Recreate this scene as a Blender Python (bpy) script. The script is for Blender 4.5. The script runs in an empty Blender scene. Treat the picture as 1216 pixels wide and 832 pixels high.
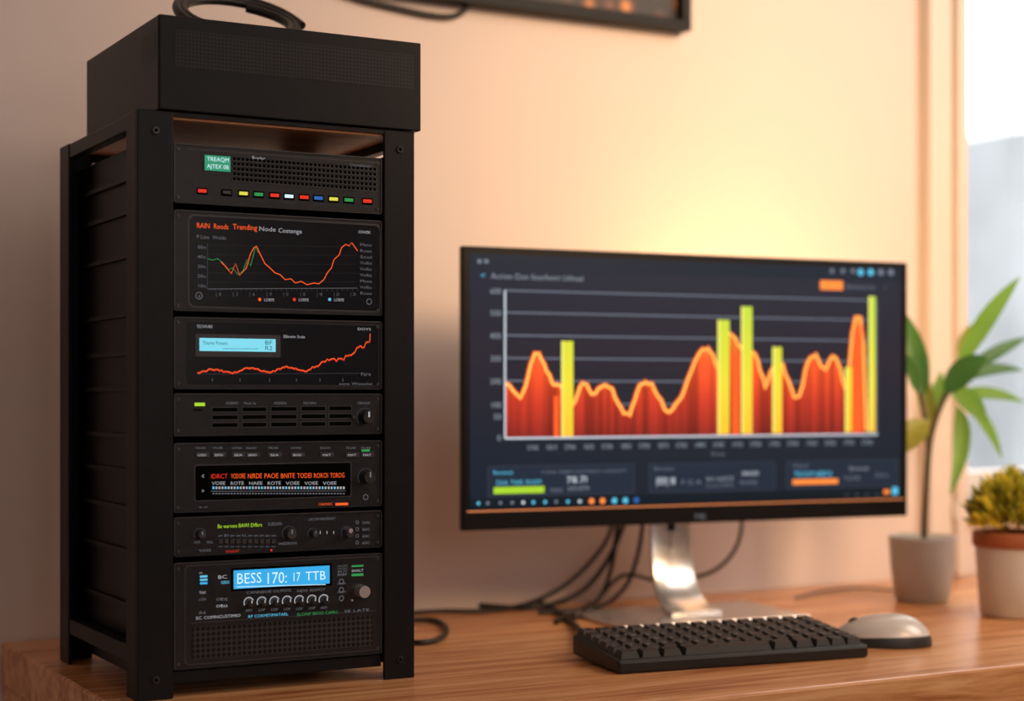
import bpy, bmesh, math, random
from mathutils import Vector, Matrix
random.seed(7)
scene = bpy.context.scene
scene.view_settings.view_transform = 'Standard'
TH = math.radians(29.1); C, S = math.cos(TH), math.sin(TH)
F = 2000.0; HC = 1.014; DESK = 0.75; WALL = 1.85

# ---------- survey helpers: recover real positions on known planes ----------
def on_y(px, py, Y):
    a = (px-608)/F; D = Y/(C-S*a)
    return Vector(((C*a+S)*D, Y, HC+(470-py)/F*D))
def on_z(px, py, Z):
    a = (px-608)/F; D = F*(HC-Z)/(py-470)
    return Vector(((C*a+S)*D, (C-S*a)*D, Z))
def at_d(px, py, D):
    a = (px-608)/F
    return Vector(((C*a+S)*D, (C-S*a)*D, HC+(470-py)/F*D))

# ---------- materials ----------
def srgb(r, g, b):
    f = lambda c: (c/255/12.92) if c/255 <= 0.04045 else ((c/255+0.055)/1.055)**2.4
    return (f(r), f(g), f(b), 1)
def base_mat(name):
    m = bpy.data.materials.new(name); m.use_nodes = True
    nt = m.node_tree; return m, nt, nt.nodes['Principled BSDF']
def mat(name, col, rough=0.5, metal=0.0, var=0.06, scale=40, bump=0.0, spec=0.5, coat=0, trans=0):
    m, nt, p = base_mat(name)
    tc = nt.nodes.new('ShaderNodeTexCoord'); n = nt.nodes.new('ShaderNodeTexNoise')
    n.inputs['Scale'].default_value = scale; n.inputs['Detail'].default_value = 3
    nt.links.new(tc.outputs['Object'], n.inputs['Vector'])
    r = nt.nodes.new('ShaderNodeValToRGB')
    r.color_ramp.elements[0].position = 0.3; r.color_ramp.elements[1].position = 0.7
    r.color_ramp.elements[0].color = tuple(c*(1-var) for c in col[:3])+(1,)
    r.color_ramp.elements[1].color = tuple(min(1, c*(1+var)) for c in col[:3])+(1,)
    nt.links.new(n.outputs['Fac'], r.inputs['Fac']); nt.links.new(r.outputs['Color'], p.inputs['Base Color'])
    p.inputs['Roughness'].default_value = rough; p.inputs['Metallic'].default_value = metal
    p.inputs['Specular IOR Level'].default_value = spec
    p.inputs['Coat Weight'].default_value = coat
    if bump:
        b = nt.nodes.new('ShaderNodeBump'); b.inputs['Strength'].default_value = bump; b.inputs['Distance'].default_value = 0.001
        n2 = nt.nodes.new('ShaderNodeTexNoise'); n2.inputs['Scale'].default_value = scale*8
        nt.links.new(tc.outputs['Object'], n2.inputs['Vector'])
        nt.links.new(n2.outputs['Fac'], b.inputs['Height']); nt.links.new(b.outputs['Normal'], p.inputs['Normal'])
    return m
def emit(name, col, st=1.0):
    m, nt, p = base_mat(name)
    p.inputs['Base Color'].default_value = (0.004, 0.004, 0.004, 1)
    p.inputs['Roughness'].default_value = 0.35; p.inputs['Specular IOR Level'].default_value = .12
    p.inputs['Emission Color'].default_value = col; p.inputs['Emission Strength'].default_value = st
    return m
def grad_emit(name, z0, z1, stops, st=1.0, streak=0.0):
    m, nt, p = base_mat(name)
    p.inputs['Base Color'].default_value = (0.004, 0.004, 0.004, 1); p.inputs['Specular IOR Level'].default_value = .12
    tc = nt.nodes.new('ShaderNodeTexCoord'); sp = nt.nodes.new('ShaderNodeSeparateXYZ')
    nt.links.new(tc.outputs['Object'], sp.inputs[0])
    mr = nt.nodes.new('ShaderNodeMapRange'); mr.inputs['From Min'].default_value = z0; mr.inputs['From Max'].default_value = z1
    nt.links.new(sp.outputs['Z'], mr.inputs['Value'])
    r = nt.nodes.new('ShaderNodeValToRGB'); els = r.color_ramp.elements
    while len(els) < len(stops): els.new(0.5)
    for e, (pos, c) in zip(els, stops): e.position = pos; e.color = c
    nt.links.new(mr.outputs['Result'], r.inputs['Fac'])
    out = r.outputs['Color']
    if streak:
        n = nt.nodes.new('ShaderNodeTexNoise'); n.noise_dimensions = '1D'; n.inputs['Scale'].default_value = 60; n.inputs['Detail'].default_value = 1
        nt.links.new(sp.outputs['X'], n.inputs['W'])
        m2 = nt.nodes.new('ShaderNodeMapRange'); m2.inputs['From Min'].default_value = 0.42; m2.inputs['From Max'].default_value = 0.58
        m2.inputs['To Min'].default_value = 1-streak; m2.inputs['To Max'].default_value = 1+streak
        nt.links.new(n.outputs['Fac'], m2.inputs['Value'])
        vm = nt.nodes.new('ShaderNodeVectorMath'); vm.operation = 'SCALE'
        nt.links.new(out, vm.inputs[0]); nt.links.new(m2.outputs['Result'], vm.inputs['Scale']); out = vm.outputs[0]
    nt.links.new(out, p.inputs['Emission Color']); p.inputs['Emission Strength'].default_value = st
    return m
def wood_mat(name, c0, c1, c2, rough=0.35, sc=(1.2, 22, 22)):
    m, nt, p = base_mat(name)
    tc = nt.nodes.new('ShaderNodeTexCoord'); mp = nt.nodes.new('ShaderNodeMapping')
    mp.inputs['Scale'].default_value = sc
    nt.links.new(tc.outputs['Object'], mp.inputs['Vector'])
    n = nt.nodes.new('ShaderNodeTexNoise'); n.inputs['Scale'].default_value = 2.2; n.inputs['Detail'].default_value = 8
    n.inputs['Roughness'].default_value = 0.65; n.inputs['Distortion'].default_value = 0.6
    nt.links.new(mp.outputs['Vector'], n.inputs['Vector'])
    r = nt.nodes.new('ShaderNodeValToRGB'); r.color_ramp.elements.new(0.5)
    for e, pos, c in zip(r.color_ramp.elements, (0.36, 0.5, 0.64), (c0, c1, c2)): e.position = pos; e.color = c
    nt.links.new(n.outputs['Fac'], r.inputs['Fac']); nt.links.new(r.outputs['Color'], p.inputs['Base Color'])
    b = nt.nodes.new('ShaderNodeBump'); b.inputs['Strength'].default_value = 0.12; b.inputs['Distance'].default_value = 0.001
    nt.links.new(n.outputs['Fac'], b.inputs['Height']); nt.links.new(b.outputs['Normal'], p.inputs['Normal'])
    p.inputs['Roughness'].default_value = rough
    return m
def perf_mat(name, col, hole, pitch, rad=0.3, rough=0.5):
    m, nt, p = base_mat(name)
    tc = nt.nodes.new('ShaderNodeTexCoord')
    sc = nt.nodes.new('ShaderNodeVectorMath'); sc.operation = 'SCALE'; sc.inputs['Scale'].default_value = 1/pitch
    nt.links.new(tc.outputs['Object'], sc.inputs[0])
    sp = nt.nodes.new('ShaderNodeSeparateXYZ'); nt.links.new(sc.outputs[0], sp.inputs[0])
    ad = nt.nodes.new('ShaderNodeMath'); ad.operation = 'ADD'
    nt.links.new(sp.outputs['X'], ad.inputs[0]); nt.links.new(sp.outputs['Y'], ad.inputs[1])
    def cell(sock):
        f = nt.nodes.new('ShaderNodeMath'); f.operation = 'FRACT'; nt.links.new(sock, f.inputs[0])
        s = nt.nodes.new('ShaderNodeMath'); s.operation = 'SUBTRACT'; nt.links.new(f.outputs[0], s.inputs[0]); s.inputs[1].default_value = 0.5
        q = nt.nodes.new('ShaderNodeMath'); q.operation = 'MULTIPLY'; nt.links.new(s.outputs[0], q.inputs[0]); nt.links.new(s.outputs[0], q.inputs[1])
        return q.outputs[0]
    a = nt.nodes.new('ShaderNodeMath'); a.operation = 'ADD'
    nt.links.new(cell(ad.outputs[0]), a.inputs[0]); nt.links.new(cell(sp.outputs['Z']), a.inputs[1])
    l = nt.nodes.new('ShaderNodeMath'); l.operation = 'LESS_THAN'; nt.links.new(a.outputs[0], l.inputs[0]); l.inputs[1].default_value = rad*rad
    mx = nt.nodes.new('ShaderNodeMix'); mx.data_type = 'RGBA'
    nt.links.new(l.outputs[0], mx.inputs['Factor']); mx.inputs['A'].default_value = col; mx.inputs['B'].default_value = hole
    nt.links.new(mx.outputs['Result'], p.inputs['Base Color'])
    p.inputs['Roughness'].default_value = rough; p.inputs['Specular IOR Level'].default_value = .25
    return m

M = {}
M['black'] = mat('rack_black_powdercoat', (0.0052, 0.0055, 0.0066, 1), 0.42, 0.0, 0.15, 60, 0.12, 0.2)
M['unit'] = mat('unit_faceplate', (0.0140, 0.0146, 0.0172, 1), 0.34, 0.0, 0.15, 80, 0.15, 0.3)
M['unit2'] = mat('unit_trim', (0.044, 0.046, 0.052, 1), 0.35, 0.0, 0.1, 80, 0, 0.4)
M['glass'] = mat('display_glass_dark', (0.008, 0.0095, 0.014, 1), 0.2, 0, 0.1, 10, 0, 0.2)
M['hole'] = mat('vent_hole', (0.0015, 0.0015, 0.0015, 1), 0.9, 0, 0.1, 10, 0, 0.05)
M['knob'] = mat('knob_black', (0.018, 0.018, 0.018, 1), 0.3, 0, 0.1)
M['silver'] = mat('brushed_silver', (0.78, 0.77, 0.76, 1), 0.26, 0.85, 0.05, 30)
M['perf'] = perf_mat('perforated_metal', (0.016, 0.0155, 0.0165, 1), (0.002, 0.002, 0.002, 1), 0.0034, 0.36)
M['perf2'] = perf_mat('perforated_grille', (0.034, 0.034, 0.037, 1), (0.002, 0.002, 0.002, 1), 0.0048, 0.38)
W = emit('lit_mark_white', srgb(195, 195, 200), 0.75)  # W, G, DG: printed marks made self-lit along with display text
G = emit('lit_mark_grey', srgb(135, 135, 142), 0.55)
DG = emit('lit_mark_dimgrey', srgb(80, 83, 90), 0.5)
OR = emit('led_orange', srgb(255, 95, 38), 1.05)
RD = emit('led_red', srgb(240, 55, 38), 0.9)
YL = emit('led_yellow', srgb(230, 225, 80), 0.95)
GN = emit('led_green', srgb(55, 160, 85), 0.8)
LG = emit('led_lime', srgb(175, 220, 50), 1.0)
CY = emit('led_cyan', srgb(100, 195, 230), .95)
BL = emit('led_blue', srgb(50, 110, 190), 0.85)
TEAL = emit('lcd_teal', srgb(60, 165, 125), 0.8)
LCDC = emit('lcd_cyan', srgb(125, 212, 230), 1.1)
LCDB = emit('lcd_blue', srgb(55, 165, 225), 1.1)
LCDT = emit('lcd_white', srgb(215, 245, 255), 1.05)
LCDD = emit('lcd_dark', srgb(20, 60, 75), 0.8)

# ---------- mesh builder ----------
_tc = {}
def text_geo(s, off=-0.003):
    if s in _tc: return _tc[s]
    cu = bpy.data.curves.new('t', 'FONT'); cu.body = s; cu.size = 1; cu.resolution_u = 2; cu.offset = off
    ob = bpy.data.objects.new('t', cu); scene.collection.objects.link(ob)
    dg = bpy.context.evaluated_depsgraph_get()
    me = bpy.data.meshes.new_from_object(ob.evaluated_get(dg))
    vs = [tuple(v.co) for v in me.vertices]; fs = [tuple(p.vertices) for p in me.polygons]
    bpy.data.objects.remove(ob); bpy.data.curves.remove(cu); bpy.data.meshes.remove(me)
    _tc[s] = (vs, fs); return _tc[s]

class B:
    def __init__(s, mapf=None, yf=0.0):
        s.v = []; s.f = []; s.mi = []; s.mats = []; s.map = mapf; s.yf = yf; s.sm = []
    def add(s, vs, fs, m, smooth=False):
        if m not in s.mats: s.mats.append(m)
        k = s.mats.index(m); o = len(s.v)
        s.v += [tuple(v) for v in vs]
        for f in fs: s.f.append(tuple(i+o for i in f)); s.mi.append(k); s.sm.append(smooth)
    def box(s, m, x0, x1, y0, y1, z0, z1):
        vs = [(x, y, z) for z in (z0, z1) for y in (y0, y1) for x in (x0, x1)]
        s.add(vs, [(0, 2, 3, 1), (4, 5, 7, 6), (0, 1, 5, 4), (2, 6, 7, 3), (0, 4, 6, 2), (1, 3, 7, 5)], m)
    def cyl_y(s, m, cx, cz, r, y0, y1, n=20, r1=None):
        r1 = r if r1 is None else r1
        vs = [(cx+r1*math.cos(2*math.pi*i/n), y0, cz+r1*math.sin(2*math.pi*i/n)) for i in range(n)]
        vs += [(cx+r*math.cos(2*math.pi*i/n), y1, cz+r*math.sin(2*math.pi*i/n)) for i in range(n)]
        s.add(vs, [tuple(range(n)), tuple(range(2*n-1, n-1, -1))], m)
        s.add(vs, [(i, n+i, n+(i+1) % n, (i+1) % n) for i in range(n)], m, True)
    # panel artwork (flat on the plane y = yf - layer)
    def y(s, l): return s.yf-0.00025*l
    def R(s, m, px0, py0, px1, py1, l=1, raise_=0.0):
        x0, z0 = s.map(px0, py0); _, z1 = s.map(px0, py1); x1, _ = s.map(px1, py0)
        if raise_: s.box(m, x0, x1, s.yf-raise_, s.yf, z1, z0); return
        y = s.y(l); s.add([(x0, y, z1), (x1, y, z1), (x1, y, z0), (x0, y, z0)], [(0, 1, 2, 3)], m)
    def RR(s, m, px0, py0, px1, py1, rad, l=1):
        x0, z0 = s.map(px0, py0); _, z1 = s.map(px0, py1); x1, _ = s.map(px1, py0)
        pts = []; y = s.y(l)
        for cx, cz, a0 in ((x1-rad, z0-rad, 0), (x0+rad, z0-rad, 90), (x0+rad, z1+rad, 180), (x1-rad, z1+rad, 270)):
            for k in range(5):
                a = math.radians(a0+k*22.5); pts.append((cx+rad*math.cos(a), y, cz+rad*math.sin(a)))
        s.add(pts, [tuple(range(len(pts)-1, -1, -1))], m)
    def T(s, m, txt, px, py, px1, h, l=2):
        vs, fs = text_geo(txt)
        if not vs: return
        x0, z0 = s.map(px, py); x1, _ = s.map(px1, py); _, zt = s.map(px, py-h)
        w = max(v[0] for v in vs); sx = (x1-x0)/w; sz = (zt-z0)/0.72; y = s.y(l)
        s.add([(x0+v[0]*sx, y, z0+v[1]*sz) for v in vs], fs, m)
    def L(s, m, pts, w, l=2):
        P = [Vector(s.map(*p)) for p in pts]; _, za = s.map(pts[0][0], 0); _, zb = s.map(pts[0][0], 1)
        hw = abs(za-zb)*w/2; y = s.y(l); vs = []
        for i, p in enumerate(P):
            d = (P[min(i+1, len(P)-1)]-P[max(i-1, 0)]).normalized(); n = Vector((-d.y, d.x))*hw
            vs += [(p.x+n.x, y, p.y+n.y), (p.x-n.x, y, p.y-n.y)]
        s.add(vs, [(2*i, 2*i+1, 2*i+3, 2*i+2) for i in range(len(P)-1)], m)
    def K(s, m, px, py, r, depth, l=0, mark=None):
        x, z = s.map(px, py); _, z2 = s.map(px, py-r); rr = z2-z
        s.cyl_y(m, x, z, rr, s.yf-depth, s.yf, 20, rr*0.88)
        if mark: s.box(mark, x-rr*0.12, x+rr*0.12, s.yf-depth-0.0003, s.yf-depth, z, z+rr*0.8)
    def dot(s, m, px, py, r, l=2):
        x, z = s.map(px, py); _, z2 = s.map(px, py-r); rr = z2-z; y = s.y(l)
        s.add([(x+rr*math.cos(i*math.pi/6), y, z+rr*math.sin(i*math.pi/6)) for i in range(12)], [tuple(range(12))], m)
    def ring(s, m, px, py, r, w, a0=0, a1=360, l=2):
        x, z = s.map(px, py); _, z2 = s.map(px, py-1); u = z2-z; y = s.y(l); n = 20; vs = []
        for i in range(n+1):
            a = math.radians(a0+(a1-a0)*i/n)
            for q in (r-w/2, r+w/2): vs.append((x+q*u*math.cos(a), y, z+q*u*math.sin(a)))
        s.add(vs, [(2*i, 2*i+1, 2*i+3, 2*i+2) for i in range(n)], m)
    def build(s, name, parent=None, bevel=0, solid=0, loc=None, rotz=0, sub=0):
        me = bpy.data.meshes.new(name); me.from_pydata(s.v, [], s.f)
        for m in s.mats: me.materials.append(m)
        for p, k, sm in zip(me.polygons, s.mi, s.sm): p.material_index = k; p.use_smooth = sm
        me.update(); ob = bpy.data.objects.new(name, me); scene.collection.objects.link(ob)
        if parent: ob.parent = parent
        if loc is not None: ob.location = loc
        ob.rotation_euler[2] = rotz
        if solid: md = ob.modifiers.new('s', 'SOLIDIFY'); md.thickness = solid; md.offset = 0
        if bevel:
            md = ob.modifiers.new('b', 'BEVEL'); md.width = bevel; md.segments = 2; md.limit_method = 'ANGLE'
        if sub: md = ob.modifiers.new('ss', 'SUBSURF'); md.levels = sub; md.render_levels = sub
        return ob
def empty(name, loc=(0, 0, 0), rotz=0):
    e = bpy.data.objects.new(name, None); e.empty_display_size = 0.05
    e.location = loc; e.rotation_euler[2] = rotz; scene.collection.objects.link(e); return e
def lathe(b, m, prof, cx=0, cy=0, z0=0, n=40, smooth=True):
    vs = []
    for r, z in prof:
        for i in range(n): vs.append((cx+r*math.cos(2*math.pi*i/n), cy+r*math.sin(2*math.pi*i/n), z0+z))
    fs = [(k*n+i, k*n+(i+1) % n, (k+1)*n+(i+1) % n, (k+1)*n+i) for k in range(len(prof)-1) for i in range(n)]
    b.add(vs, fs, m, smooth)
def tube(name, pts, r, m, parent=None, cyclic=False):
    cu = bpy.data.curves.new(name, 'CURVE'); cu.dimensions = '3D'; cu.bevel_depth = r; cu.bevel_resolution = 3; cu.use_fill_caps = True
    sp = cu.splines.new('NURBS'); sp.points.add(len(pts)-1)
    for q, p in zip(sp.points, pts): q.co = (*p, 1)
    sp.order_u = 4; sp.use_endpoint_u = not cyclic; sp.use_cyclic_u = cyclic; sp.resolution_u = 8
    cu.materials.append(m); ob = bpy.data.objects.new(name, cu); scene.collection.objects.link(ob)
    if parent: ob.parent = parent
    return ob

# ================= ROOM =================
wallm = mat('wall_plaster', (0.79, 0.675, 0.625, 1), 0.75, 0, 0.03, 2.5, 0.15, 0.2)
trimm = mat('trim_cream_paint', (0.82, 0.72, 0.64, 1), 0.45, 0, 0.02, 5)
framew = mat('window_frame_white', (0.84, 0.80, 0.77, 1), 0.4, 0, 0.02, 5)
floorm = wood_mat('floor_wood', srgb(70, 50, 38), srgb(95, 68, 50), srgb(115, 84, 62), 0.5)
X0, X1, Y0, ZC = -1.2, 3.2, -1.8, 2.6
WX0, WX1, WZ0, WZ1 = 1.768, 2.75, 0.86, 2.3
b = B()
b.box(wallm, X0, WX0, WALL, WALL+.12, 0, ZC); b.box(wallm, WX1, X1, WALL, WALL+.12, 0, ZC)
b.box(wallm, WX0, WX1, WALL, WALL+.12, 0, WZ0); b.box(wallm, WX0, WX1, WALL, WALL+.12, WZ1, ZC)
b.build('wall_back')
b = B(); b.box(wallm, X0-.1, X0, Y0, WALL+.12, 0, ZC); b.build('wall_left')
b = B(); b.box(wallm, X1, X1+.1, Y0, WALL+.12, 0, ZC); b.build('wall_right')
b = B(); b.box(wallm, X0-.1, X1+.1, Y0-.1, Y0, 0, ZC); b.build('wall_front')
b = B(); b.box(floorm, X0-.1, X1+.1, Y0-.1, WALL+.12, -.1, 0); b.build('floor')
b = B(); b.box(framew, X0-.1, X1+.1, Y0-.1, WALL+.12, ZC, ZC+.1); b.build('ceiling')
b = B(); b.box(framew, X0, X1, WALL-.015, WALL, 0, .1); b.build('baseboard_back', bevel=.003)
b = B()
b.box(trimm, 1.708, 1.752, WALL-.022, WALL, .752, 2.37); b.box(trimm, 1.752, 1.772, WALL-.032, WALL, .752, 2.37)
b.box(trimm, 1.772, 2.82, WALL-.022, WALL, 2.3, 2.37); b.box(trimm, 2.75, 2.82, WALL-.022, WALL, .752, 2.3)
b.build('trim_1', bevel=.003)
b = B()
b.box(framew, WX0+.002, 1.818, WALL+.03, WALL+.08, WZ0, WZ1); b.box(framew, 2.70, WX1, WALL+.03, WALL+.08, WZ0, WZ1)
b.box(framew, WX0, WX1, WALL+.03, WALL+.08, WZ0, WZ0+.04); b.box(framew, WX0, WX1, WALL+.03, WALL+.08, WZ1-.05, WZ1)
b.box(framew, WX0-.02, WX1+.02, WALL-.03, WALL+.1, WZ0-.025, WZ0)
gm = bpy.data.materials.new('window_glass'); gm.use_nodes = True; nt = gm.node_tree; nt.nodes.clear()
o = nt.nodes.new('ShaderNodeOutputMaterial'); mx = nt.nodes.new('ShaderNodeMixShader'); t = nt.nodes.new('ShaderNodeBsdfTransparent'); g = nt.nodes.new('ShaderNodeBsdfGlossy')
g.inputs['Roughness'].default_value = 0.02; mx.inputs[0].default_value = 0.05
nt.links.new(t.outputs[0], mx.inputs[1]); nt.links.new(g.outputs[0], mx.inputs[2]); nt.links.new(mx.outputs[0], o.inputs[0])
b.add([(1.818, WALL+.055, WZ0+.04), (2.70, WALL+.055, WZ0+.04), (2.70, WALL+.055, WZ1-.05), (1.818, WALL+.055, WZ1-.05)], [(0, 1, 2, 3)], gm)
b.build('window_1', bevel=.002)
# outside
bm_ = mat('building_concrete', (0.33, 0.35, 0.36, 1), 0.8, 0, 0.2, 0.6)
bm2 = mat('building_brick_pale', (0.20, 0.21, 0.22, 1), 0.8, 0, 0.15, 0.6)
b = B(); b.box(bm_, 20.6, 29, 20, 26, -3, 5.4)
for i in range(5):
    for j in range(4): b.box(bm2, 21.2+i*1.5, 22.0+i*1.5, 19.9, 20, -1.6+j*1.9, -.4+j*1.9)
b.build('building')
b = B(); b.box(bm2, 12, 19.6, 24, 30, -3, 2.6); b.build('building.001')
b = B(); b.box(mat('pavement', (0.4, 0.4, 0.4, 1), 0.9), -20, 60, 3, 60, -3.1, -3); b.build('street_ground')

# ================= DESK =================
dw = wood_mat('desk_oak', srgb(176, 108, 64), srgb(218, 152, 98), srgb(240, 182, 128), 0.27, (1.6, 26, 26))
b = B(); b.box(dw, .40, 2.5, 1.205, WALL-.001, DESK-.045, DESK)
b.box(dw, .402, .44, 1.225, WALL-.002, 0, DESK-.045); b.box(dw, 2.45, 2.49, 1.225, WALL-.002, 0, DESK-.045)
b.build('desk', bevel=.003)

# ================= RACK =================
rack = empty('server_rack', (0.5565, 1.56, DESK))
def child(ob, par=rack):
    ob.parent = par; ob.matrix_parent_inverse = Matrix.Translation(par.location).inverted() if par.rotation_euler[2] == 0 else par.matrix_world.inverted()
    return ob
YF = 1.430; RX0, RX1, RY0, RY1, RZ1 = .424, .689, 1.426, 1.692, 1.262
b = B()
for x0, x1 in ((RX0, .456), (.658, RX1)):
    b.box(M['black'], x0, x1, RY0, RY0+.004, DESK, RZ1)            # front flange
    xs = x0 if x0 == RX0 else x1-.004
    b.box(M['black'], xs, xs+.004, RY0+.004, RY0+.034, DESK, RZ1)  # side flange
    b.box(M['black'], x0, x1, RY1-.004, RY1, DESK, RZ1)
    b.box(M['black'], xs, xs+.004, RY1-.034, RY1-.004, DESK, RZ1)
    for z in (DESK+.018, RZ1-.018):
        b.cyl_y(M['knob'], (x0+x1)/2, z, .0038, RY0-.002, RY0, 16, .003)
        b.cyl_y(M['hole'], (x0+x1)/2, z, .0018, RY0-.0024, RY0-.002, 6)
for xs in (RX0+.001, RX1-.013):
    for z0, z1 in ((RZ1-.014, RZ1-.0005), (DESK+.03, DESK+.045)): b.box(M['black'], xs, xs+.012, RY0+.03, RY1-.03, z0, z1)
b.box(M['black'], .456, .658, RY1-.012, RY1-.001, RZ1-.014, RZ1-.0005)
b.box(M['black'], .456, .658, RY1-.012, RY1-.001, DESK+.03, DESK+.045)
child(b.build('frame', bevel=.001))
# closed side panels, set back inside the posts, with shallow ledges
b = B()
for xs, dx in ((.444, -1), (.670, 1)):
    b.box(M['black'], xs-.0015, xs+.0015, RY0+.006, RY1-.006, DESK+.012, RZ1-.022)
    for py in (205, 246, 300, 372, 420, 464, 522, 565, 611, 664, 730):
        z = rk_z = HC+(470-py)/F*1.475
        xa, xb_ = sorted((xs+dx*.0015, xs+dx*.0060))
        b.box(M['black'], xa, xb_, RY0+.036, RY1-.036, z, z+.004)
child(b.build('side_panels'))
b = B(); b.box(wood_mat('shelf_wood', srgb(205, 132, 82), srgb(225, 152, 98), srgb(236, 168, 114), .4), .446, .680, RY0+.006, RY1-.012, RZ1-.006, RZ1-.0005)
b.box(M['black'], .456, .658, RY0+.001, RY0+.006, RZ1-.004, RZ1-.0005)
child(b.build('top_shelf'))

rk = lambda px, py: (lambda p: (p.x, p.z))(on_y(px, py, YF))
UX0, UX1 = .4575, .6568
def unit(name, py0, py1, depth=.20):
    """py0/py1 : top & bottom of faceplate measured at its left side"""
    b = B(rk, YF)
    z0 = rk(214, py0)[1]; z1 = rk(214, py1)[1]
    b.box(M['unit'], UX0, UX1, YF, YF+.006, z1, z0)
    b.box(M['black'], UX0+.004, UX1-.004, YF+.006, YF+depth, z1+.002, z0-.002)
    # raised edge lines
    b.box(M['unit2'], UX0, UX1, YF-.0012, YF, z0-.0010, z0); b.box(M['unit'], UX0, UX1, YF-.0012, YF, z1, z1+.0012)
    b.box(M['unit2'], UX0, UX0+.0010, YF-.0012, YF, z1, z0); b.box(M['unit2'], UX1-.0010, UX1, YF-.0012, YF, z1, z0)
    for x_ in (UX0+.004, UX1-.004):
        for z_ in (z0-.005, z1+.005): b.cyl_y(M['unit2'], x_, z_, .0015, YF-.001, YF, 10)
    return b
# added near-black sheet, stands in for the shade in the gaps
b = B(); b.box(M['hole'], .447, .667, YF+.012, YF+.016, DESK+.02, rk(214, 172)[1]); child(b.build('gap_shade_sheet'))

# --- unit 1
b = unit('u', 170, 241)
b.R(M['unit2'], 222, 176, 452, 177.0, 1); 
b.R(TEAL, 243, 184, 273, 202, 1, .0015)
b.yf -= .0015
b.T(LCDT, 'TREAQM', 245, 191, 271, 5, 1); b.T(LCDT, 'AJTEX 0B', 245, 199.5, 271, 5, 1)
b.yf = YF
for r in range(5):
    for c in range(34):
        x, z = rk(278+c*5.05, 188.5+r*6+c*.38)
        b.cyl_y(M['hole'], x, z, .00165, YF-.0006, YF-.0001, 8)
        b.ring(M['unit2'], 278+c*5.05, 188.5+r*6+c*.38, 2.6, 1.1, 150, 390, 3)
b.T(W, 'Roolor', 299, 189, 315, 4); b.T(G, 'Caroobinoos', 415, 197, 440, 3.5)
for px, m in ((235, RD), (264, M['unit2']), (284, YL), (302, GN), (321, RD), (338, LCDT), (356, RD), (373, BL), (391, YL), (409, GN), (431, RD)):
    yy = 224+(px-235)*.062
    b.R(M['hole'], px-1.5, yy-1.5, px+11.5, yy+6.5, 1); b.R(m, px, yy+.5, px+9.5, yy+4.2, 0, .0018)
for px in (237, 300, 335, 372, 430): b.T(DG, 'Clapenm', px, 236+(px-235)*.05, px+14, 3)
child(b.build('network_switch_unit'))

# --- unit 2 : wide graph display
b = unit('u', 249, 369)
b.RR(M['unit2'], 223, 254, 452, 365, .006, 1); b.RR(M['glass'], 225, 256, 450.5, 363, .005, 2)
b.T(OR, 'RAIN  Roods', 233, 270.5, 271, 6.5, 3); b.T(OR, 'Trending', 276, 272, 305, 6.5, 3); b.T(W, 'Node', 307, 274, 327, 5.5, 3); b.T(W, 'Costenge', 330, 276, 358, 5.5, 3)
b.T(G, 'P Line  Wolds', 233, 283, 268, 4.5, 3); b.T(W, 'OWEK', 425, 277, 440, 3.6, 3)
for i in range(5):
    b.L(DG, [(246, 291+i*11), (424, 293+i*10.4)], .3, 2)
    b.T(G, str(50-10*i)+'n', 234, 295+i*11.5, 244, 4, 3)
for i in range(9): b.T(G, random.choice(['Volks', 'Rose', 'Mens', 'Scol']), 427, 292+i*7.2, 441, 3.6, 3)
b.L(DG, [(246, 288), (246, 343)], .7, 3); b.L(G, [(246, 343), (424, 342)], .6, 3)
for i in range(30): b.L(DG, [(250+i*6, 343), (250+i*6, 345.5)], .6, 3)
b.L(GN, [(246, 307), (252, 309), (258, 307), (264, 312), (270, 320), (276, 318), (282, 326), (288, 322), (293, 308), (297, 316), (303, 293), (306, 300)], .8, 4)
b.L(OR, [(262, 311), (268, 317), (274, 325), (279, 313), (284, 327), (292, 318), (297, 301), (301, 294), (304, 292), (308, 301), (314, 313), (320, 318), (326, 324), (332, 326), (338, 332), (345, 331), (350, 336), (357, 334), (364, 338), (372, 336), (378, 337), (384, 332), (388, 324), (393, 318), (396, 308), (402, 303), (405, 294), (410, 290), (414, 292), (417, 288), (424, 298)], 1.0, 5)
for i in range(9): b.T(G, '|  %d' % (i*3), 256+i*20, 351, 262+i*20, 4, 3)
for px, m in ((308, OR), (349, RD), (391, CY)): b.dot(m, px, 355.5, 2.0, 4); b.T(W, 'LORPE', px+5, 357.5, px+17, 3.6, 4)
b.ring(G, 236, 351, 4, .8, 0, 360, 3); b.T(G, 'c', 234.5, 353, 238, 4, 4); b.ring(G, 438, 358, 3.2, .8, 0, 360, 3)
child(b.build('graph_display_unit'))

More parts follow.
